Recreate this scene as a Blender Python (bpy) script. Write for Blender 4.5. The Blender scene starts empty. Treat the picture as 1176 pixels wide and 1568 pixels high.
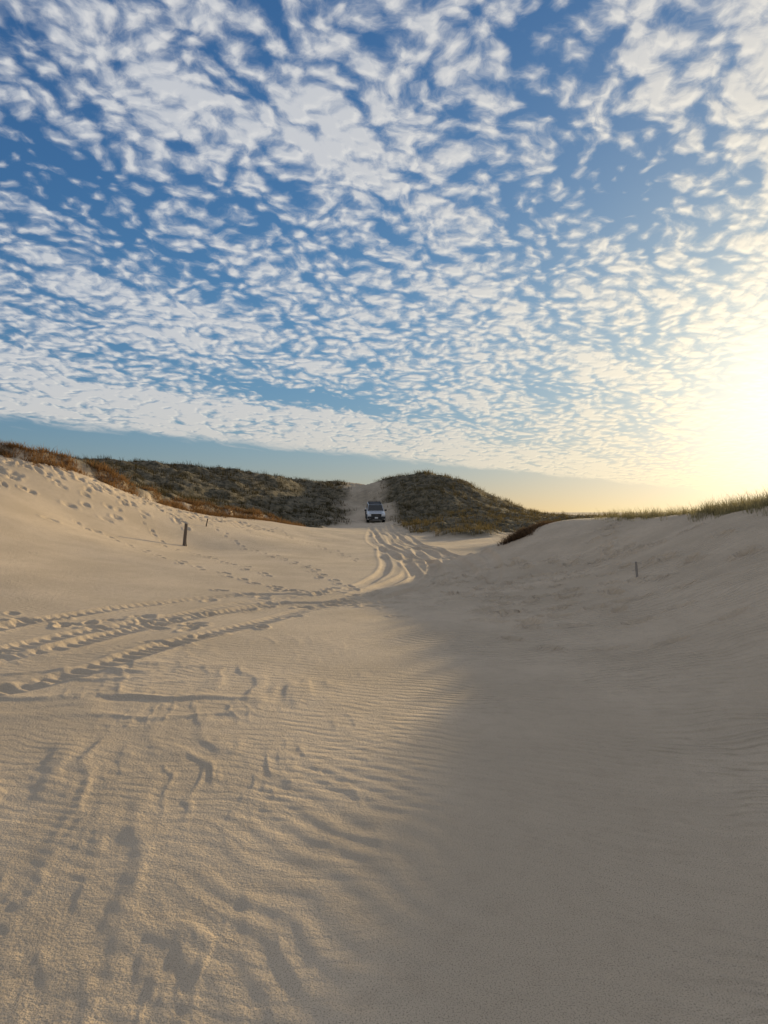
import bpy, bmesh, math, random
import numpy as np
from mathutils import Vector, Matrix
random.seed(4); rng=np.random.default_rng(7)
EYE=1.65
SUN_AZ=math.radians(33.0); SUN_EL=math.radians(7.6)
scene=bpy.context.scene
scene.view_settings.view_transform='Standard'
scene.view_settings.look='None'
scene.view_settings.exposure=0

# ------------------------------------------------------------ node helper
class NT:
    def __init__(s,tree): s.t=tree
    def n(s,typ,ins=None,**props):
        nd=s.t.nodes.new(typ)
        for k,v in props.items(): setattr(nd,k,v)
        if ins:
            for k,v in ins.items(): s.set(nd.inputs[k],v)
        return nd
    def set(s,sock,v):
        if isinstance(v,bpy.types.NodeSocket): s.t.links.new(v,sock)
        else: sock.default_value=v
    def m(s,op,a,b=0.0,c=0.0,clamp=False):
        nd=s.t.nodes.new('ShaderNodeMath'); nd.operation=op; nd.use_clamp=clamp
        s.set(nd.inputs[0],a); s.set(nd.inputs[1],b); s.set(nd.inputs[2],c)
        return nd.outputs[0]
    def v(s,op,a,b=None,scale=None):
        nd=s.t.nodes.new('ShaderNodeVectorMath'); nd.operation=op
        s.set(nd.inputs[0],a)
        if b is not None: s.set(nd.inputs[1],b)
        if scale is not None: s.set(nd.inputs['Scale'],scale)
        return nd.outputs['Value'] if op in('DOT_PRODUCT','LENGTH') else nd.outputs[0]
    def ss(s,x,lo,hi):
        nd=s.t.nodes.new('ShaderNodeMapRange'); nd.interpolation_type='SMOOTHSTEP'
        s.set(nd.inputs[0],x); s.set(nd.inputs[1],lo); s.set(nd.inputs[2],hi)
        return nd.outputs[0]
    def mix(s,f,a,b):
        nd=s.t.nodes.new('ShaderNodeMix'); nd.data_type='RGBA'
        s.set(nd.inputs[0],f); s.set(nd.inputs[6],a); s.set(nd.inputs[7],b)
        return nd.outputs[2]
    def noise(s,vec,scale,detail=2.0,rough=0.5,dim='2D',out=0):
        nd=s.t.nodes.new('ShaderNodeTexNoise'); nd.noise_dimensions=dim
        s.set(nd.inputs['Vector'],vec); nd.inputs['Scale'].default_value=scale
        nd.inputs['Detail'].default_value=detail; nd.inputs['Roughness'].default_value=rough
        return nd.outputs[out]
    def xyz(s,x,y,z=0.0):
        nd=s.t.nodes.new('ShaderNodeCombineXYZ')
        for i,q in enumerate((x,y,z)): s.set(nd.inputs[i],q)
        return nd.outputs[0]
    def sep(s,v):
        nd=s.t.nodes.new('ShaderNodeSeparateXYZ'); s.set(nd.inputs[0],v); return nd.outputs

def new_mat(name):
    m=bpy.data.materials.new(name); m.use_nodes=True
    m.node_tree.nodes.clear(); return m,NT(m.node_tree)
def simple_mat(name,col,rough=0.5,metal=0.0,var=0.15,scale=8.0,coat=0.0,bump=0.0):
    m,N=new_mat(name)
    tc=N.n('ShaderNodeTexCoord').outputs['Object']
    no=N.noise(tc,scale,4,0.6,'3D')
    c2=tuple(c*(1-var) for c in col[:3])+(1,)
    c3=tuple(min(1,c*(1+var)) for c in col[:3])+(1,)
    b=N.n('ShaderNodeBsdfPrincipled',{'Base Color':N.mix(no,c2,c3),'Roughness':rough,'Metallic':metal,'Coat Weight':coat})
    if bump>0:
        bp=N.n('ShaderNodeBump',{'Height':no,'Distance':bump}); N.set(b.inputs['Normal'],bp.outputs[0])
    o=N.n('ShaderNodeOutputMaterial'); N.set(o.inputs[0],b.outputs[0]); return m

# ------------------------------------------------------------ WORLD
world=bpy.data.worlds.new("World"); scene.world=world; world.use_nodes=True
wt=world.node_tree; wt.nodes.clear(); W=NT(wt)
grp=bpy.data.node_groups.new('cloud_layer','ShaderNodeTree')
grp.interface.new_socket('UV',in_out='INPUT',socket_type='NodeSocketVector')
grp.interface.new_socket('UVcell',in_out='INPUT',socket_type='NodeSocketVector')
grp.interface.new_socket('Density',in_out='OUTPUT',socket_type='NodeSocketFloat')
G=NT(grp); gi=G.n('NodeGroupInput'); go=G.n('NodeGroupOutput')
uv=gi.outputs[0]; uvc=gi.outputs[1]
wobv=G.v('SUBTRACT',G.noise(uvc,5.0,4,0.55,out=1),(0.5,0.5,0.5))
wuv=G.v('ADD',uv,G.v('SCALE',wobv,scale=0.18))
a=G.v('DOT_PRODUCT',wuv,(0.61,0.79,0)); b=G.v('DOT_PRODUCT',wuv,(0.79,-0.61,0))
wc=G.v('ADD',uvc,G.v('SCALE',wobv,scale=0.11))
ac=G.v('DOT_PRODUCT',wc,(0.61,0.79,0)); bc=G.v('DOT_PRODUCT',wc,(0.79,-0.61,0))
vo=G.n('ShaderNodeTexVoronoi',{'Vector':G.xyz(G.m('MULTIPLY',ac,20.0),G.m('MULTIPLY',bc,27.0)),'Scale':1.0,'Smoothness':0.85,'Randomness':1.0},voronoi_dimensions='2D',feature='SMOOTH_F1')
cell=G.m('SUBTRACT',1.0,G.m('MULTIPLY',vo.outputs['Distance'],1.55))
fb=G.noise(wc,32.0,4,0.62)
mf=G.noise(G.xyz(G.m('MULTIPLY',ac,3.6),G.m('MULTIPLY',bc,11.0)),1.0,3,0.55)
cov=G.noise(G.xyz(G.m('MULTIPLY',a,0.65),G.m('MULTIPLY',b,2.0)),1.0,3,0.55)
def gauss(ca,wa,cb,wb):
    da=G.m('DIVIDE',G.m('SUBTRACT',a,ca),wa); db=G.m('DIVIDE',G.m('SUBTRACT',b,cb),wb)
    q=G.m('ADD',G.m('MULTIPLY',da,da),G.m('MULTIPLY',db,db))
    return G.m('EXPONENT',G.m('MULTIPLY',q,-1.0))
gaps=G.m('ADD',G.m('MULTIPLY',gauss(4.6,1.3,-4.1,0.30),0.65),G.m('MULTIPLY',gauss(0.9,0.8,-2.25,0.42),0.40))
gaps=G.m('ADD',gaps,G.m('MULTIPLY',gauss(2.1,0.35,-0.8,0.4),0.22))
d=G.m('ADD',G.m('MULTIPLY',cell,0.60),G.m('MULTIPLY',fb,0.72))
d=G.m('ADD',d,G.m('MULTIPLY',G.m('SUBTRACT',mf,0.5),0.95))
d=G.m('ADD',d,G.m('MULTIPLY',G.m('SUBTRACT',cov,0.46),0.95))
d=G.m('SUBTRACT',d,gaps)
band=G.ss(b,-4.3,-5.2)
d=G.m('ADD',d,G.m('MULTIPLY',band,0.32))
dens=G.ss(d,0.22,1.02)
edge=G.ss(G.m('ADD',b,G.m('MULTIPLY',G.m('SUBTRACT',mf,0.5),1.6)),-8.2,-7.0)
dens=G.m('MULTIPLY',dens,edge)
G.set(go.inputs[0],dens)

sky=W.n('ShaderNodeTexSky',sky_type='NISHITA',sun_disc=False,sun_elevation=SUN_EL,sun_rotation=SUN_AZ,air_density=1.0,dust_density=0.35,ozone_density=2.0,altitude=0)
dirv=W.n('ShaderNodeTexCoord').outputs['Generated']
dirn=W.v('NORMALIZE',dirv)
sx,sy,sz=W.sep(dirn)
zc=W.m('MAXIMUM',sz,0.004); zd=W.m('ADD',zc,0.2)
uvw=W.xyz(W.m('DIVIDE',sx,zc),W.m('DIVIDE',sy,zc))
uvx=W.xyz(W.m('DIVIDE',sx,zd),W.m('DIVIDE',sy,zd))
g1=W.n('ShaderNodeGroup',node_tree=grp); W.set(g1.inputs[0],uvw); W.set(g1.inputs[1],uvx)
g2=W.n('ShaderNodeGroup',node_tree=grp); W.set(g2.inputs[0],W.v('ADD',uvw,(0.010,0.015,0))); W.set(g2.inputs[1],W.v('ADD',uvx,(0.007,0.010,0)))
den=g1.outputs[0]; den2=g2.outputs[0]
sd=(math.sin(SUN_AZ)*math.cos(SUN_EL),math.cos(SUN_AZ)*math.cos(SUN_EL),math.sin(SUN_EL))
ct=W.m('MAXIMUM',W.v('DOT_PRODUCT',dirn,sd),0.0)
gl_n=W.m('POWER',ct,110.0); gl_m=W.m('POWER',ct,16.0); gl_w=W.m('POWER',ct,4.0)
hor=W.m('POWER',W.m('SUBTRACT',1.0,W.m('MAXIMUM',sz,0.0)),9.0)
tint=W.mix(hor,(0.60,1.12,2.05,1),(1.08,1.08,1.40,1))
base=W.v('MULTIPLY',sky.outputs[0],tint)
base=W.v('DIVIDE',base,W.v('ADD',W.v('MULTIPLY',base,(0.085,0.09,0.10)),(1,1,1)))
S=10.0  # values below are picture-scale radiance; background strength is 0.1
def rgb(r,g,b_): return (r*S,g*S,b_*S,1)
shade=W.m('ADD',0.60,W.m('MULTIPLY',W.m('SUBTRACT',den,den2),1.4),clamp=True)
c_dark=W.mix(hor,rgb(0.42,0.47,0.56),rgb(0.46,0.43,0.39))
c_lite=W.mix(hor,rgb(0.74,0.74,0.74),rgb(0.80,0.70,0.51))
ccol=W.mix(shade,c_dark,c_lite)
ccol=W.v('ADD',ccol,W.v('SCALE',(2.2,1.6,0.4),scale=gl_m))
ccol=W.v('ADD',ccol,W.v('SCALE',(1.0,0.65,0.0),scale=gl_w))
alpha=W.m('MULTIPLY',den,W.ss(sz,0.004,0.045))
alpha=W.m('MULTIPLY',alpha,0.88)
col=W.mix(alpha,base,ccol)
col=W.v('ADD',col,W.v('SCALE',(6.0,4.8,3.0),scale=gl_n))
col=W.v('ADD',col,W.v('SCALE',(2.5,1.85,0.8),scale=gl_m))
bg=W.n('ShaderNodeBackground',{'Color':col,'Strength':0.1})
wo=W.n('ShaderNodeOutputWorld'); W.set(wo.inputs[0],bg.outputs[0])

sun=bpy.data.lights.new('sun','SUN'); sun.energy=5.0; sun.angle=math.radians(0.8); sun.color=(1.0,0.78,0.43)
so=bpy.data.objects.new('sun',sun); scene.collection.objects.link(so)
so.rotation_euler=Vector(sd).to_track_quat('Z','Y').to_euler()

# ------------------------------------------------------------ noise
def h2(xi,yi,seed):
    h=(xi*374761393+yi*668265263+seed*1442695041)&0xffffffff
    h=((h^(h>>13))*1274126177)&0xffffffff
    h=(h^(h>>16))&0xffffffff
    return h/4294967295.0
def vn(x,y,seed=0):
    xi=np.floor(x).astype(np.int64); yi=np.floor(y).astype(np.int64)
    fx=x-xi; fy=y-yi
    fx=fx*fx*fx*(fx*(fx*6-15)+10); fy=fy*fy*fy*(fy*(fy*6-15)+10)
    a=h2(xi,yi,seed); b=h2(xi+1,yi,seed); c=h2(xi,yi+1,seed); d=h2(xi+1,yi+1,seed)
    return (a*(1-fx)+b*fx)*(1-fy)+(c*(1-fx)+d*fx)*fy
def fbm(x,y,oct=3,seed=0):
    s=0;amp=1;t=0
    for i in range(oct):
        s=s+amp*(vn(x*2**i+17.3*i,y*2**i+9.1*i,seed+i)-0.5); t+=amp; amp*=0.5
    return s/t
def sstep(x,a,b):
    t=np.clip((x-a)/(b-a),0,1); return t*t*(3-2*t)

# ------------------------------------------------------------ terrain control heights (x,y,z rel. eye)
CP=np.array([
(0,0,-1.70),(0,2.5,-1.69),(0,5,-1.67),(-2,4,-1.70),(-5,3,-1.62),(-3,8,-1.64),(0,10,-1.72),(2,5,-1.68),(3,8,-1.60),(2,11,-1.7),(-1.6,2,-1.78),
(0,-8,-1.6),(-6,-8,-1.2),(5,-6,-1.0),(4,0,-1.4),(4,4,-1.38),
(7.6,17.3,-0.08),(7.3,13.6,0.04),(7.6,9.5,0.15),(8,4,0.35),(8.5,-5,0.5),(6.7,20.5,-0.22),(5.5,23.2,-0.42),
(4.46,12,-1.16),(4.9,10,-0.98),(3.9,8,-1.30),(2.9,6,-1.53),(4.8,16,-1.28),(3.45,17,-1.56),(2.25,21,-1.73),(2.9,27,-1.72),(4.6,25.5,-1.6),
(13,12,-0.6),(12,20,-0.9),(12,28,-1.2),(20,20,-0.8),(16,0,0),(30,30,-0.8),(17,50,-0.9),(14,60,-1.0),(20,60,-0.7),(60,100,-1.5),(30,-20,0),
(7.3,29,-0.95),(6.7,34,-1.45),
(-8.2,28,-1.37),(-9,16,-1.0),(-12.4,22,0.08),(-15.8,28,2.32),(-14.5,31,2.1),(-12.8,34,1.0),(-11,40,0.0),(-8.6,48,-0.5),(-6.9,52,-1.04),
(-10.5,24.6,-0.72),(-8.4,18,-1.14),(-5.5,17,-1.56),(-4.7,26,-1.64),(-3.2,38,-1.67),(-1.8,50,-1.48),(-6.5,11.5,-1.48),(-4.2,7.5,-1.62),(0,13.5,-1.77),(-0.5,20,-1.78),
(-20,29,2.9),(-30,15,2.5),(-20,10,0.9),(-15,0,0),(-30,30,3.4),
(0.5,42,-1.82),(-0.2,60,-1.5),(-0.96,72,-0.96),(-1.9,85,1.14),(-3.1,98,3.65),(-4,110,4.6),(0.3,32,-1.8),
(-34,75,5.7),(-26.5,82,5.6),(-21,85,5.3),(-15.8,88,4.7),(-11,90,3.5),(-7.3,98,3.7),(-9,60,-0.8),(-4.4,68,-1.0),(-6.6,78,0.3),(-6,88,1.8),(-14.8,65,0.9),(-22,60,2.3),(-25.7,50,3.0),
(0.2,97,4.3),(1.6,95,4.9),(4.6,92,5.3),(7.4,90,5.1),(9.4,87,3.8),(11.6,84,2.1),(13.6,82,0.8),(16.2,80,-0.3),(18.8,75,-1.1),(0.94,82,1.3),(2,66,-1.0),(4.3,42,-1.76),(6.1,42,-1.65),(3.3,55,-1.6),(7,65,-0.6),(8.0,78,1.4),(9.9,60,-1.1),(4.1,82,2.6),
(0,140,2.5),(-60,120,3.5),(60,140,-2),(-100,60,4),(100,50,-1),(0,-40,-1.5),(-100,-60,0),(100,-60,-1),(15,100,-0.8),(25,110,-2),(-20,120,4)
],float)
CC=1.2
def kern(r2): return np.sqrt(r2+CC*CC)
A=kern((CP[:,None,0]-CP[None,:,0])**2+(CP[:,None,1]-CP[None,:,1])**2)
nP=len(CP); M=np.zeros((nP+1,nP+1)); M[:nP,:nP]=A-np.eye(nP)*0.08; M[:nP,nP]=1; M[nP,:nP]=1
wts=np.linalg.solve(M,np.append(CP[:,2],0))
def base_h(x,y):
    x=np.asarray(x,float); y=np.asarray(y,float)
    r=np.zeros_like(x)+wts[-1]
    for i in range(nP): r+=wts[i]*kern((x-CP[i,0])**2+(y-CP[i,1])**2)
    R=np.hypot(x,y); f=sstep(R,140,260)
    r=r*(1-f)+(-2.5)*f
    return r+EYE
# vegetation outlines
P_left=[(-60,20),(-20,28.8),(-15.6,28.9),(-14.4,31.6),(-12.5,34.8),(-10.8,40.6),(-8.5,48.6),(-6.5,53),(-4.2,62),(-3.9,74),(-4.6,88),(-5.4,98),(-7.0,112),(-8,160),(-250,160),(-250,20)]
P_right=[(-1.0,98),(-0.2,84),(1.0,70),(1.8,58),(3.2,48),(5.0,43),(6.9,44),(9.1,47),(12.5,50),(17,48),(60,46),(250,40),(250,200),(-1,200),(-1.6,112)]
P_dune=[(9,31),(6.9,28.5),(7.2,25.5),(7.6,21.5),(8.1,17.3),(7.8,13.6),(8.1,9.5),(8.6,4),(9,-12),(80,-12),(80,46),(15,45)]
def poly_sd(x,y,P):
    ins=np.zeros(x.shape,bool); dm=np.full(x.shape,1e9); n=len(P)
    for i in range(n):
        x1,y1=P[i]; x2,y2=P[(i+1)%n]
        c=((y1>y)!=(y2>y))&(x<(x2-x1)*(y-y1)/((y2-y1)+1e-12)+x1); ins^=c
        dx,dy=x2-x1,y2-y1; t=np.clip(((x-x1)*dx+(y-y1)*dy)/(dx*dx+dy*dy),0,1)
        dm=np.minimum(dm,np.hypot(x-x1-t*dx,y-y1-t*dy))
    return np.where(ins,dm,-dm)
def veg_mask(x,y):
    n=fbm(x*0.35,y*0.35,3,50)*2.4
    far=sstep(y,54,66)
    sl=poly_sd(x,y,P_left)+n*(0.4+0.6*far)
    m=np.maximum(sstep(sl,-0.1-1.4*far,0.5+1.2*far),sstep(poly_sd(x,y,P_right)+n,-0.9,1.6))
    m=np.maximum(m,sstep(poly_sd(x,y,P_dune)+n*0.5,-0.2,0.9)*0.8)
    # patchy darker tone mixed into the sand where the track climbs between the hills
    c=sstep(y,68,86)*sstep(-np.abs(x+2),-9,-2)
    return np.maximum(m,c*(0.36+0.5*np.clip(fbm(x*0.9,y*0.35,3,52),-0.4,0.5)))
def mid_h(x,y,veg):
    R=np.hypot(x,y)
    z=base_h(x,y)
    z+=fbm(x*0.22,y*0.22,3,3)*0.14*sstep(R,4,14)
    z+=veg*(fbm(x*0.30,y*0.30,3,9)*1.3+np.abs(fbm(x*1.1,y*1.1,2,11))*0.4)*sstep(R,20,45)
    # eroded lip along the left ridge
    sd=poly_sd(x,y,P_left)
    z+=0.42*sstep(sd+fbm(x*1.3,y*1.3,2,13)*0.5,-0.1,0.2)*sstep(-sd,-5,-1)*(1-sstep(y,46,56))*(x<-5)*(x>-60)
    return z

# ------------------------------------------------------------ polar sheet
rr=[0.05]
while rr[-1]<1.5: rr.append(rr[-1]*1.12)
while rr[-1]<60: rr.append(rr[-1]*1.0045)
while rr[-1]<200: rr.append(rr[-1]*1.010)
while rr[-1]<6000: rr.append(rr[-1]*1.12)
rr=np.array(rr)
th=np.concatenate([np.linspace(-38,38,700),np.linspace(38,322,150)[1:-1]])
th=np.radians(th); nT=len(th); nR=len(rr)
RR,TH=np.meshgrid(rr,th,indexing='ij')
X=RR*np.sin(TH); Y=RR*np.cos(TH)
VEG=veg_mask(X,Y)
Z=mid_h(X,Y,VEG)
SANDY=1-VEG
# wind-sculpted tongues: low crests lying along the wind, denser and lower near the camera
t_=X*-0.22+Y*0.975; c_=X*0.975+Y*0.22
wx=fbm(X*0.7,Y*0.7,2,21)*0.6
wy=fbm(X*2.2,Y*2.2,2,23)*0.35
tong=fbm(c_*3.1+wx*1.5+wy,t_*0.9+wx,3,22)
tong=np.exp(-(tong/0.10)**2)
brk=sstep(fbm(X*1.4+5,Y*1.1,2,25),-0.15,0.25)
mk=sstep(-X,-0.5,1.0)*sstep(-RR,-11,-6)*sstep(RR,1.2,3)
Z+=tong*(0.0085+0.0065*sstep(RR,3,6))*mk*SANDY*brk
tg2=fbm(c_*6.0+wx*3+wy*2,t_*2.2+wy,3,28); tg2=np.exp(-(tg2/0.09)**2)
Z+=tg2*0.0048*mk*SANDY*sstep(fbm(X*1.1,Y*1.6,2,29),-0.1,0.2)
st=fbm(X*0.55+wx,Y*1.9-X*0.35+wx*1.4+wy*0.5,3,31); st=np.exp(-(st/0.09)**2)
mk2=np.exp(-((Y-6.8)/1.3)**2)*sstep(-X,0.3,1.8)
Z+=st*0.026*mk2*sstep(fbm(X*0.6,Y*1.2,2,35),-0.2,0.15)
Z+=fbm(X*1.2,Y*1.2,3,41)*0.012*sstep(-RR,-40,-3)*SANDY
# geometric wind ripples close by
ph=(X*0.36+Y*0.93)+fbm(X*0.6,Y*0.6,2,44)*0.5+fbm(X*3,Y*3,2,47)*0.06
lam=0.092
rp=np.sin(2*np.pi*ph/lam); rp=rp+0.25*np.sin(4*np.pi*ph/lam+0.8)
rmask=sstep(fbm(X*0.9,Y*0.9,3,45),-0.22,0.12)*sstep(-RR,-9,-5)*sstep(RR,0.8,1.4)*(0.45+0.55*sstep(X,-2.2,0))
Z+=rp*0.0016*rmask*SANDY*(1+2.2*sstep(X,0.5,1.5))
# broader shallow ripples in the shade-boundary zone
ph2=(X*0.66+Y*0.75)+fbm(X*0.8,Y*0.8,3,48)*0.6
Z+=np.sin(2*np.pi*ph2/0.17)*0.0036*np.exp(-((X+0.05)/0.75)**2)*np.exp(-((Y-3.2)/1.5)**2)
# tyre ruts
def catmull(P,n=8):
    P=[P[0]]+P+[P[-1]]; out=[]
    for i in range(1,len(P)-2):
        p0,p1,p2,p3=[np.array(q,float) for q in P[i-1:i+3]]
        for k in range(n):
            t=k/n
            out.append(0.5*((2*p1)+(-p0+p2)*t+(2*p0-5*p1+4*p2-p3)*t*t+(-p0+3*p1-3*p2+p3)*t**3))
    out.append(np.array(P[-2],float)); return out
paths=[
 ([(-4.5,125),(-4,110),(-3.1,98),(-1.9,85),(-1.0,72),(-0.4,62),(0,54),(0.4,44),(0.9,36),(1.6,29),(2.4,24),(2.3,19),(1.2,15),(0,12.8)],0.055,0),
 ([(-4.9,125),(-4.5,108),(-3.3,95),(-2.3,83),(-0.4,70),(0.3,60),(0.6,50),(0.1,43),(0.6,36),(0.7,29),(0.8,22),(0.2,17),(-0.9,14.4),(-2.5,13.6),(-3.7,11.5),(-4.4,9.5),(-4.9,8.0),(-7,5.5)],0.030,1),
 ([(-0.2,14.8),(-1.9,12.9),(-2.7,10.8),(-3.4,8.9),(-4.0,6.9),(-6,4.2)],0.026,2),
 ([(0.9,33),(1.5,26),(2.7,21.7),(4,20)],0.03,3),
 ([(0.2,56),(1.0,46),(1.3,38),(1.7,30),(1.6,24),(1.7,20),(1.4,17)],0.035,4),
 ([(-0.4,62),(-0.3,50),(0.0,40),(0.9,31),(1.6,22),(0.6,16.5),(-0.6,13.5)],0.035,5),
]
for P,dep,sd_ in paths:
    C=catmull(P); arc=0
    best=np.full(Z.shape,9.0); bl=np.zeros_like(Z)
    for i in range(len(C)-1):
        p,q=C[i],C[i+1]; L=np.hypot(*(q-p)); 
        rm=min(np.hypot(*p),np.hypot(*q))-3; rM=max(np.hypot(*p),np.hypot(*q))+3
        i0,i1=np.searchsorted(rr,[max(rm,0.1),rM])
        x=X[i0:i1];y=Y[i0:i1]; d_=(q-p)/L
        al=(x-p[0])*d_[0]+(y-p[1])*d_[1]; t=np.clip(al,0,L)
        ds=np.hypot(x-p[0]-t*d_[0],y-p[1]-t*d_[1])
        sg=np.sign((x-p[0])*d_[1]-(y-p[1])*d_[0])
        u=best[i0:i1]; w=ds<np.abs(u)
        u[w]=(ds*sg)[w]; bl[i0:i1][w]=(arc+t)[w]
        arc+=L
    for off in (-0.78,0.78):
        e=(best-off-fbm(bl*0.25,bl*0+off,2,60+sd_)*0.15)/0.14
        rut=-np.exp(-e**4*0.5)*dep+np.exp(-((np.abs(e)-1.6)/0.45)**2)*dep*0.5
        tread=np.exp(-e**4*0.5)*0.013*np.sin(bl*2*np.pi/0.17)*sstep(-RR,-17,-10)
        fade=sstep(bl,0,1.5)*sstep(-bl,-arc,-arc+2.5)*(0.5+0.9*vn(bl*0.3,bl*0,70+sd_))
        Z+=(rut+tread)*fade
# footprints
def stamp(px,py,ang,L=0.30,Wd=0.13,dep=0.045):
    r=math.hypot(px,py); a_=math.atan2(px,py)
    if abs(a_)>math.radians(37): return
    i0,i1=np.searchsorted(rr,[r-0.5,r+0.5]); da=0.5/r; j0,j1=np.searchsorted(th[:700],[a_-da,a_+da])
    if i1<=i0 or j1<=j0: return
    x=X[i0:i1,j0:j1]-px; y=Y[i0:i1,j0:j1]-py
    u=(x*math.sin(ang)+y*math.cos(ang))/(L/2); v=(x*math.cos(ang)-y*math.sin(ang))/(Wd/2)
    q=np.sqrt(u*u+v*v)
    Z[i0:i1,j0:j1]+=-dep*np.exp(-q**4*0.6)+dep*0.45*np.exp(-((q-1.45)/0.35)**2)
def trail(P,step=0.62,jit=0.05,dep=0.045,side=0.10,L=0.30):
    C=catmull(P,10); acc=0; s=1
    for p,q in zip(C[:-1],C[1:]):
        l=np.hypot(*(q-p)); d_=(q-p)/max(l,1e-6); k=step-acc
        while k<l:
            c=p+d_*k; s=-s
            stamp(c[0]+s*side*d_[1]+random.gauss(0,jit),c[1]-s*side*d_[0]+random.gauss(0,jit),math.atan2(d_[0],d_[1])+random.gauss(0,.15),L*random.uniform(.9,1.15),0.14,dep*random.uniform(.7,1.2))
            k+=step
        acc=l-(k-step)
T=trail
T([(-6.5,9.6),(-4.6,10.2),(-3.0,11.3),(-1.9,12.4),(-0.6,12.9),(0.6,13.2)],0.6,0.1,0.05)
T([(-12,25),(-9.3,24),(-7.3,21.5),(-5,18.8),(-3.2,16.8),(-1.2,14.8)],0.7,0.06,0.045)
T([(-10.4,36),(-7.5,32),(-4.8,27),(-2.6,22),(-1.2,17.5),(0.2,14)],0.7,0.06,0.045)
T([(-11,30),(-8.3,26.5),(-5.2,22),(-3,18.4)],0.7,0.1,0.045)
T([(-7.5,44),(-4.5,36),(-2.2,30),(-0.8,25)],0.75,0.1,0.05)
T([(-3.3,8.6),(-2.7,8.7),(-2.2,8.5)],0.4,0.12,0.025)
T([(1.2,9.8),(2.0,8.8),(2.7,8.1),(3.5,7.9),(5,8.2)],0.75,0.04,0.07)
T([(1.3,12.5),(2.4,11.3),(3.4,10.4),(5.2,10.3)],0.7,0.05,0.09)
T([(1.2,11),(2.1,10),(3.0,9.4),(4.6,9.0)],0.7,0.05,0.08)
T([(2.2,18),(3.2,15.5),(4.2,13.5),(5.6,12.2)],0.65,0.06,0.11)
T([(1.6,16),(2.8,14.5),(3.6,12.6),(4.8,11.4)],0.65,0.06,0.11)
T([(3.2,19),(4.6,17),(5.6,15),(6.5,14)],0.65,0.08,0.11)
T([(1.0,15),(2.2,13.2),(3.6,11.8),(5.5,11.2)],0.65,0.08,0.10)
T([(2.0,20),(3.8,18.2),(5.4,17.2),(6.6,17)],0.65,0.08,0.11)
T([(2.6,5.3),(3.1,5.45),(3.6,5.4)],0.8,0.03,0.04)
for i in range(270):   # trampled bank under the left ridge
    k=random.random(); cx=-17+k*8; cy=27.0+k*15
    o=abs(random.gauss(0,2.0))+0.5
    stamp(cx+o*0.75,cy-o*0.65,random.uniform(0,6.28),random.uniform(.25,.5),random.uniform(.15,.3),random.uniform(.04,.09))
for i in range(60):
    stamp(random.gauss(-0.5,1.6),random.gauss(14.2,1.0),random.uniform(0,6.28),0.3,0.16,random.uniform(.02,.04))
for i in range(90):
    stamp(random.uniform(1.2,6.5),random.uniform(10,20),random.uniform(0,6.28),0.32,0.18,random.uniform(.06,.11))
for i in range(22):
    stamp(random.gauss(-3.8,1.2),random.gauss(10.1,0.4),random.uniform(0,6.28),0.3,0.16,random.uniform(.02,.05))

verts=np.stack([X,Y,Z],-1).reshape(-1,3)
ii,jj=np.meshgrid(np.arange(nR-1),np.arange(nT),indexing='ij')
j2=(jj+1)%nT
quads=np.stack([ii*nT+jj,(ii+1)*nT+jj,(ii+1)*nT+j2,ii*nT+j2],-1).reshape(-1,4)
def mesh_np(name,verts,faces,k,smooth=True):
    me=bpy.data.meshes.new(name); nf=len(faces)
    me.vertices.add(len(verts)); me.vertices.foreach_set('co',verts.astype(np.float32).ravel())
    me.loops.add(nf*k); me.loops.foreach_set('vertex_index',faces.astype(np.int32).ravel())
    me.polygons.add(nf); me.polygons.foreach_set('loop_start',np.arange(0,nf*k,k,dtype=np.int32))
    me.polygons.foreach_set('loop_total',np.full(nf,k,dtype=np.int32))
    me.polygons.foreach_set('use_smooth',np.full(nf,smooth))
    me.update(calc_edges=True); return me
# orientation: make normals face up
me=mesh_np('sand_ground',verts,quads[:,::-1],4)
if me.polygons[5000].normal.z<0:
    bpy.data.meshes.remove(me); me=mesh_np('sand_ground',verts,quads,4)
at=me.attributes.new('veg','FLOAT','POINT'); at.data.foreach_set('value',VEG.astype(np.float32).ravel())
ground=bpy.data.objects.new('sand_ground',me); scene.collection.objects.link(ground)

# sand material
m,N=new_mat('wind_blown_sand')
pos=N.n('ShaderNodeNewGeometry').outputs['Position']
px_,py_,pz_=N.sep(pos)
p2=N.xyz(px_,py_,0.0)
veg=N.n('ShaderNodeAttribute',attribute_name='veg').outputs['Fac']
big=N.noise(p2,0.5,4,0.6); fine=N.noise(p2,160.0,2,0.7); midn=N.noise(p2,6.0,4,0.65)
sand=N.mix(N.ss(big,0.3,0.7),(0.575,0.448,0.308,1),(0.68,0.532,0.370,1))
sand=N.mix(N.m('MULTIPLY',N.ss(midn,0.45,0.75),0.35),sand,(0.49,0.375,0.255,1))
sand=N.mix(N.m('MULTIPLY',N.ss(fine,0.5,0.72),0.68),sand,(0.20,0.150,0.10,1))
soil=N.mix(N.ss(N.noise(p2,1.6,5,0.7),0.35,0.68),(0.050,0.042,0.022,1),(0.20,0.155,0.09,1))
colr=N.mix(veg,sand,soil)
w1=N.v('SCALE',N.v('SUBTRACT',N.noise(p2,0.8,2,0.5,out=1),(0.5,0.5,0.5)),scale=0.7)
w2=N.v('SCALE',N.v('SUBTRACT',N.noise(p2,4.0,2,0.5,out=1),(0.5,0.5,0.5)),scale=0.06)
pw=N.v('ADD',N.v('ADD',p2,w1),w2)
def ripple(nx,ny,lam):
    ph=N.m('MULTIPLY',N.v('DOT_PRODUCT',pw,(nx,ny,0)),2*math.pi/lam)
    return N.m('ADD',N.m('SINE',ph),N.m('MULTIPLY',N.m('SINE',N.m('ADD',N.m('MULTIPLY',ph,2.0),0.9)),0.3))
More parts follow.
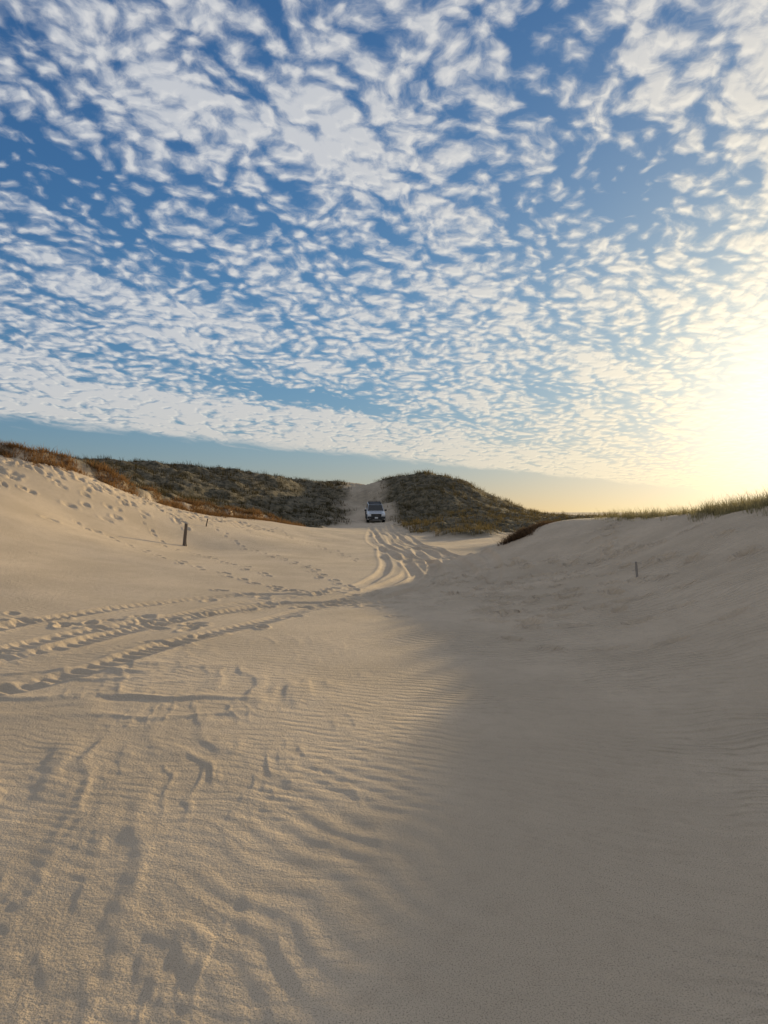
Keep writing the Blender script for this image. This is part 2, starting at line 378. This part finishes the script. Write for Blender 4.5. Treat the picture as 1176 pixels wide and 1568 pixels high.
rA=ripple(0.22,0.97,0.12)
ma=N.ss(N.noise(p2,0.45,2,0.5),0.25,0.55)
amp=N.m('ADD',0.0016,N.m('MULTIPLY',N.ss(px_,-0.2,1.4),0.0090))
hgt=N.m('MULTIPLY',N.m('MULTIPLY',rA,ma),amp)
hgt=N.m('ADD',hgt,N.m('MULTIPLY',N.noise(p2,60.0,3,0.65),0.0070))
hgt=N.m('ADD',hgt,N.m('MULTIPLY',N.noise(p2,14.0,3,0.6),0.009))
bp=N.n('ShaderNodeBump',{'Height':hgt,'Distance':1.0,'Strength':1.0})
bs=N.n('ShaderNodeBsdfPrincipled',{'Base Color':colr,'Roughness':0.9,'Normal':bp.outputs[0]})
bs.inputs['Specular IOR Level'].default_value=0.25
o=N.n('ShaderNodeOutputMaterial'); N.set(o.inputs[0],bs.outputs[0])
me.materials.append(m)

# ------------------------------------------------------------ grass
def Hq(x,y):
    x=np.atleast_1d(np.asarray(x,float)); y=np.atleast_1d(np.asarray(y,float))
    return mid_h(x,y,veg_mask(x,y))
def grass_mat(name,c1,c2,c3,trans=0.45):
    m,N=new_mat(name)
    at=N.n('ShaderNodeAttribute',attribute_name='tone'); tn,hh,_=N.sep(at.outputs['Vector'])
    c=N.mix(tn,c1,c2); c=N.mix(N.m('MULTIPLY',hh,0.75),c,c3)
    d=N.n('ShaderNodeBsdfDiffuse',{'Color':c}); t=N.n('ShaderNodeBsdfTranslucent',{'Color':c})
    mx=N.n('ShaderNodeMixShader',{0:trans,1:d.outputs[0],2:t.outputs[0]})
    o=N.n('ShaderNodeOutputMaterial'); N.set(o.inputs[0],mx.outputs[0]); return m
def make_grass(name,x,y,nb,hgt,wid,mat,spread=0.25,lean=0.5,seed=1,droop=None,tonebias=None):
    r=np.random.default_rng(seed); n=len(x)
    z=Hq(x,y)-0.03
    scl=np.repeat(0.45+1.0*r.random(n)**1.5+0.5*np.clip(fbm(x*0.5,y*0.5,2,33)*3,-0.4,1),nb)
    x=np.repeat(x,nb);y=np.repeat(y,nb);z=np.repeat(z,nb); N_=len(x)
    a=r.random(N_)*6.283; rad=r.random(N_)*spread
    bx=x+np.cos(a)*rad*0.5; by=y+np.sin(a)*rad*0.5
    h=hgt*scl*(0.6+0.7*r.random(N_)); w=wid*(0.7+0.6*r.random(N_))
    ln=lean*r.random(N_)*h
    dx=np.cos(a)*ln-0.12*h; dy=np.sin(a)*ln-0.05*h
    fa=r.random(N_)*6.283; sx_=np.cos(fa)*w/2; sy_=np.sin(fa)*w/2
    dz=h*(1 if droop is None else (1-droop*r.random(N_)))
    v=np.zeros((N_,5,3))
    v[:,0]=np.stack([bx-sx_,by-sy_,z],-1); v[:,1]=np.stack([bx+sx_,by+sy_,z],-1)
    mx=bx+dx*0.35; my=by+dy*0.35; mz=z+np.abs(dz)*0.6
    v[:,2]=np.stack([mx+sx_*.8,my+sy_*.8,mz],-1); v[:,3]=np.stack([mx-sx_*.8,my-sy_*.8,mz],-1)
    v[:,4]=np.stack([bx+dx,by+dy,z+dz],-1)
    b=np.arange(N_)[:,None]*5
    f=np.concatenate([b+np.array([[0,1,2]]),b+np.array([[0,2,3]]),b+np.array([[3,2,4]])],0)
    me=mesh_np(name,v.reshape(-1,3),f,3,False)
    tone=np.repeat(np.clip(fbm(x*0.3,y*0.3,3,90)*1.9+0.45+(r.random(N_)-.5)*0.6+(0 if tonebias is None else tonebias),0,1),5)
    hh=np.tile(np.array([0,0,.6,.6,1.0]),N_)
    at=me.attributes.new('tone','FLOAT_VECTOR','POINT')
    at.data.foreach_set('vector',np.stack([tone,hh,hh*0],-1).astype(np.float32).ravel())
    me.materials.append(mat)
    ob=bpy.data.objects.new(name,me); scene.collection.objects.link(ob); return ob
g_hill=grass_mat('marram_grass_blades',(0.022,0.019,0.009,1),(0.070,0.056,0.025,1),(0.13,0.098,0.043,1),0.22)
g_hill2=grass_mat('marram_grass_blades_olive',(0.036,0.031,0.013,1),(0.14,0.106,0.046,1),(0.26,0.19,0.082,1),0.32)
g_dry=grass_mat('dry_grass_blades',(0.10,0.048,0.020,1),(0.27,0.145,0.058,1),(0.36,0.22,0.10,1),0.35)
g_rust=grass_mat('rust_grass_blades',(0.05,0.028,0.016,1),(0.13,0.080,0.042,1),(0.20,0.125,0.07,1),0.3)
g_pale=grass_mat('pale_grass_blades',(0.09,0.085,0.04,1),(0.24,0.21,0.11,1),(0.38,0.32,0.17,1))
def scatter(x0,x1,y0,y1,n,P,margin=0.0,clump=0.0,seed=0):
    r=np.random.default_rng(seed); x=r.uniform(x0,x1,n); y=r.uniform(y0,y1,n)
    k=poly_sd(x,y,P)+fbm(x*0.35,y*0.35,3,50)*2.4*(0.4 if P is P_left else 1)>margin+(r.random(n)-0.5)*1.6*(y>56)
    if clump: k&=(fbm(x*0.8,y*0.8,2,77)*1.6+0.5)>r.random(n)*clump
    return x[k],y[k]
x,y=scatter(-62,-3,30,112,28000,P_left,0.1,1.3,1)
make_grass('marram_grass',x,y,8,0.36,0.028,g_hill,0.6,0.7,1)
x,y=scatter(-3,40,42,112,26000,P_right,0.0,1.6,2)
make_grass('marram_grass',x,y,8,0.36,0.028,g_hill2,0.6,0.7,2)
# brown fringe on eroded lip (left)
def along(P,n,spread,seed):
    r=np.random.default_rng(seed); P=np.array(P,float); L=np.hypot(*np.diff(P,axis=0).T); c=np.append(0,np.cumsum(L))
    s=r.random(n)*c[-1]; i=np.clip(np.searchsorted(c,s)-1,0,len(L)-1); t=(s-c[i])/L[i]
    p=P[i]+(P[i+1]-P[i])*t[:,None]; d=(P[i+1]-P[i])/L[i][:,None]; o=r.normal(0,spread,n)
    return p[:,0]-d[:,1]*o,p[:,1]+d[:,0]*o
lip=[(-24,28.3),(-20,28.8),(-15.6,28.9),(-14.4,31.6),(-12.5,34.8),(-10.8,40.6),(-8.5,48.6),(-6.5,53)]
x,y=along(lip,5000,0.30,5)
k=vn(x*0.9,y*0.9,12)>0.25
make_grass('dry_beach_grass',x[k],y[k],11,0.30,0.022,g_dry,0.35,1.1,5,droop=1.2)
x,y=scatter(8,17,4,30,9000,P_dune,0.25,0.8,6)
x2,y2=along([(7.3,21.5),(8.1,17.3),(7.9,13.6),(8.2,9.5),(8.5,5)],1300,0.4,8)
make_grass('pale_beach_grass',np.append(x,x2),np.append(y,y2),9,0.22,0.008,g_pale,0.25,0.6,6)
x,y=along([(6.5,24.6),(5.7,23.9),(4.9,23.0),(4.2,21.8)],900,0.22,9)
make_grass('dry_beach_grass',x,y,12,0.20,0.016,g_rust,0.3,1.1,9,droop=0.9)
x,y=along([(7.4,22),(7.0,24),(7.8,29)],250,0.3,10)
make_grass('pale_beach_grass',x,y,9,0.20,0.012,g_pale,0.25,0.6,10)

# ------------------------------------------------------------ posts
wood=simple_mat('weathered_wood',(0.13,0.10,0.075),0.9,0,0.4,25,bump=0.01)
wood2=simple_mat('bleached_wood',(0.30,0.26,0.22),0.9,0,0.3,25,bump=0.01)
def post(x,y,h,w,lean,slat,wm=None):
    bm=bmesh.new()
    def bar(px,py,hh,ww,lx,ly,seg=6):
        rings=[]
        for i in range(seg+1):
            t=i/seg; ring=[]
            for k in range(8):
                a_=k*math.pi/4; rr_=ww/2*(1-0.22*t)*(1+random.uniform(-.1,.1))
                top=(random.uniform(-.05,.05)*ww*3 if i==seg else 0)
                ring.append(bm.verts.new((px+lx*t*hh+math.cos(a_)*rr_,py+ly*t*hh+math.sin(a_)*rr_*0.8,-0.15+t*(hh+.15)+top)))
            rings.append(ring)
        for r0,r1 in zip(rings[:-1],rings[1:]):
            for k in range(8): bm.faces.new((r0[k],r0[(k+1)%8],r1[(k+1)%8],r1[k]))
        bm.faces.new(rings[-1])
    bar(0,0,h,w,lean,0.05)
    if slat: bar(w*0.55,0.03,h*0.62,w*0.45,lean-0.22,0.1)
    me=bpy.data.meshes.new('wooden_post'); bm.to_mesh(me); bm.free(); me.materials.append(wm or wood)
    ob=bpy.data.objects.new('wooden_post',me); scene.collection.objects.link(ob)
    ob.location=(x,y,float(Hq(x,y)[0])); return ob
post(-8.2,28,0.90,0.16,0.08,True)
post(-8.5,32.5,0.35,0.07,0.3,False)
post(4.46,12.0,0.26,0.05,-0.1,True,wood2)

# ------------------------------------------------------------ SUV (local: front faces -Y)
paint=simple_mat('silver_white_paint',(0.62,0.63,0.64),0.3,0.25,0.04,3,coat=0.6)
black=simple_mat('black_plastic',(0.02,0.02,0.022),0.6,0,0.3,20)
glass=simple_mat('tinted_glass',(0.012,0.015,0.018),0.12,0,0.2,2,coat=0.2)
rubber=simple_mat('tyre_rubber',(0.022,0.021,0.02),0.85,0,0.3,30)
alloy=simple_mat('alloy_wheel',(0.4,0.4,0.41),0.35,0.9,0.1,10)
lampm=simple_mat('headlight_lens',(0.85,0.87,0.9),0.08,0.3,0.05,30,coat=1.0)
platem=simple_mat('plate_white',(0.7,0.7,0.68),0.5,0,0.05,30)
suv=bpy.data.objects.new('suv',None); scene.collection.objects.link(suv)
def part(name,bm,mat,bev=0.0,loc=(0,0,0),smooth=False):
    if bev>0: bmesh.ops.bevel(bm,geom=list(bm.edges),offset=bev,segments=3,profile=0.6,affect='EDGES',clamp_overlap=True)
    bmesh.ops.recalc_face_normals(bm,faces=bm.faces)
    me=bpy.data.meshes.new(name); bm.to_mesh(me); bm.free(); me.materials.append(mat)
    for p in me.polygons: p.use_smooth=smooth
    ob=bpy.data.objects.new(name,me); scene.collection.objects.link(ob); ob.parent=suv; ob.location=loc; return ob
def hexa(p8):   # bottom 4, top 4
    bm=bmesh.new(); v=[bm.verts.new(p) for p in p8]
    for f in ((0,3,2,1),(4,5,6,7),(0,1,5,4),(1,2,6,5),(2,3,7,6),(3,0,4,7)): bm.faces.new([v[i] for i in f])
    return bm
def boxp(cx,cy,cz,sx,sy,sz,tx=1.0,ty=1.0):
    a,b,c=sx/2,sy/2,sz/2
    return hexa([(cx-a,cy-b,cz-c),(cx+a,cy-b,cz-c),(cx+a,cy+b,cz-c),(cx-a,cy+b,cz-c),
                 (cx-a*tx,cy-b*ty,cz+c),(cx+a*tx,cy-b*ty,cz+c),(cx+a*tx,cy+b*ty,cz+c),(cx-a*tx,cy+b*ty,cz+c)])
def profile(pts,w0,w1=None):
    bm=bmesh.new(); L=[bm.verts.new((-w0,p[0],p[1])) for p in pts]; R=[bm.verts.new((w0,p[0],p[1])) for p in pts]
    bm.faces.new(L); bm.faces.new(R[::-1]); n=len(pts)
    for i in range(n): bm.faces.new((L[i],L[(i+1)%n],R[(i+1)%n],R[i]))
    return bm
def arch(cy,r=0.44,cz=0.40,n=8):
    return [(cy-r*math.cos(math.pi*i/n),cz+r*math.sin(math.pi*i/n)) for i in range(n+1)]
pts=[(-2.30,0.42)]+arch(-1.42)+arch(1.42)+[(2.32,0.45),(2.35,0.98),(2.28,1.10),(-1.05,1.12),(-2.10,1.02),(-2.33,0.88)]
part('body',profile(pts,0.91),paint,0.03)
part('bonnet',hexa([(-.80,-2.18,1.02),(.80,-2.18,1.02),(.84,-1.0,1.11),(-.84,-1.0,1.11),(-.70,-2.10,1.07),(.70,-2.10,1.07),(.74,-1.0,1.18),(-.74,-1.0,1.18)]),paint,0.02)
part('cabin',hexa([(-.88,-1.05,1.10),(.88,-1.05,1.10),(.88,2.28,1.10),(-.88,2.28,1.10),(-.70,-.38,1.74),(.70,-.38,1.74),(.72,2.02,1.74),(-.72,2.02,1.74)]),paint,0.04)
part('roof',hexa([(-.69,-.36,1.735),(.69,-.36,1.735),(.71,2.0,1.735),(-.71,2.0,1.735),(-.62,-.2,1.80),(.62,-.2,1.80),(.64,1.9,1.80),(-.64,1.9,1.80)]),black,0.015)
def slab(name,quad,mat,off):
    bm=bmesh.new(); q=[Vector(p) for p in quad]; n=(q[1]-q[0]).cross(q[3]-q[0]).normalized()
    v=[bm.verts.new(p+n*off) for p in q]+[bm.verts.new(p-n*0.02) for p in q]
    for f in ((0,1,2,3),(7,6,5,4),(0,4,5,1),(1,5,6,2),(2,6,7,3),(3,7,4,0)): bm.faces.new([v[i] for i in f])
    return part(name,bm,mat)
slab('windscreen',[(-.82,-1.0,1.14),(.82,-1.0,1.14),(.68,-.41,1.72),(-.68,-.41,1.72)],glass,0.012)
for s,nm in((-1,'left'),(1,'right')):
    q=[(s*.868,-.80,1.17),(s*.868,.55,1.17),(s*.735,.52,1.68),(s*.725,-.38,1.68)]
    q2=[(s*.868,.65,1.17),(s*.868,2.05,1.17),(s*.742,1.85,1.68),(s*.735,.62,1.68)]
    if s<0: q=q[::-1]; q2=q2[::-1]
    slab('front_window_'+nm,q,glass,0.014); slab('rear_window_'+nm,q2,glass,0.014)
    part('headlight_'+nm,boxp(s*.70,-2.31,.90,.34,.10,.17),lampm,0.02)
    part('fog_light_'+nm,boxp(s*.66,-2.40,.56,.16,.05,.10),lampm,0.015)
    part('mirror_'+nm,boxp(s*1.04,-.78,1.20,.22,.13,.17),black,0.03)
    part('roof_rail_'+nm,boxp(s*.60,.8,1.86,.05,2.1,.05),black,0.01)
    part('sill_'+nm,boxp(s*.90,0,.42,.10,1.95,.12),black,0.02)
    for cy,w in((-1.42,'front'),(1.42,'rear')):
        bm=bmesh.new(); P=arch(cy,.50); Q=arch(cy,.43)
        for i in range(len(P)-1):
            vs=[bm.verts.new((xx,yy,zz)) for xx in (s*.90,s*.965) for (yy,zz) in (P[i],P[i+1],Q[i+1],Q[i])]
            for f in ((0,1,2,3),(7,6,5,4),(0,4,5,1),(1,5,6,2),(2,6,7,3),(3,7,4,0)): bm.faces.new([vs[k] for k in f])
        part('arch_flare_%s_%s'%(w,nm),bm,black)
        bm=bmesh.new(); prof=[(.24,-.13),(.34,-.135),(.385,-.10),(.395,0),(.385,.10),(.34,.135),(.24,.13)]
        ns=28; rg=[[bm.verts.new((p[1],math.cos(2*math.pi*i/ns)*p[0],math.sin(2*math.pi*i/ns)*p[0])) for p in prof] for i in range(ns)]
        for i in range(ns):
            for k in range(len(prof)-1): bm.faces.new((rg[i][k],rg[(i+1)%ns][k],rg[(i+1)%ns][k+1],rg[i][k+1]))
        part('tyre_%s_%s'%(w,nm),bm,rubber,loc=(s*.82,cy,.395),smooth=True)
        bm=bmesh.new(); bmesh.ops.create_cone(bm,cap_ends=True,segments=20,radius1=.245,radius2=.20,depth=.2,matrix=Matrix.Rotation(s*math.pi/2,4,'Y'))
        part('rim_%s_%s'%(w,nm),bm,alloy,loc=(s*.84,cy,.395))
part('grille',boxp(0,-2.335,.88,1.04,.06,.26),black,0.015)
for i in range(7): part('grille_bar_%d'%i,boxp(-.36+.12*i,-2.37,.89,.018,.02,.2),alloy)
part('front_bumper',boxp(0,-2.34,.63,1.78,.22,.20),black,0.04)
part('lower_intake',boxp(0,-2.33,.47,1.50,.18,.15),black,0.03)
part('skid_plate',boxp(0,-2.38,.40,.8,.12,.06),alloy,0.01)
part('number_plate',boxp(0,-2.465,.64,.32,.015,.15),platem)
for i,yy in enumerate((0.1,0.9,1.6)): part('crossbar_%d'%i,boxp(0,yy,1.90,1.24,.06,.03),black)
part('rear_bumper',boxp(0,2.36,.62,1.76,.2,.24),black,0.04)
part('underbody',boxp(0,0,.48,1.5,4.2,.22),black,0.02)
cx,cy=-0.95,72.0
zf=float(Hq(cx,cy-1.42)[0]); zr=float(Hq(cx,cy+1.42)[0])
suv.location=(cx,cy,(zf+zr)/2-0.03)
suv.rotation_euler=(math.atan2(zr-zf,2.84),0,math.radians(4))

# ------------------------------------------------------------ camera
cam=bpy.data.cameras.new('camera'); co=bpy.data.objects.new('camera',cam); scene.collection.objects.link(co)
cam.sensor_fit='VERTICAL'; cam.sensor_height=36; cam.sensor_width=27; cam.lens=24
cam.clip_start=0.05; cam.clip_end=20000
co.location=(0,0,EYE); co.rotation_euler=(math.radians(90),0,0)
scene.camera=co
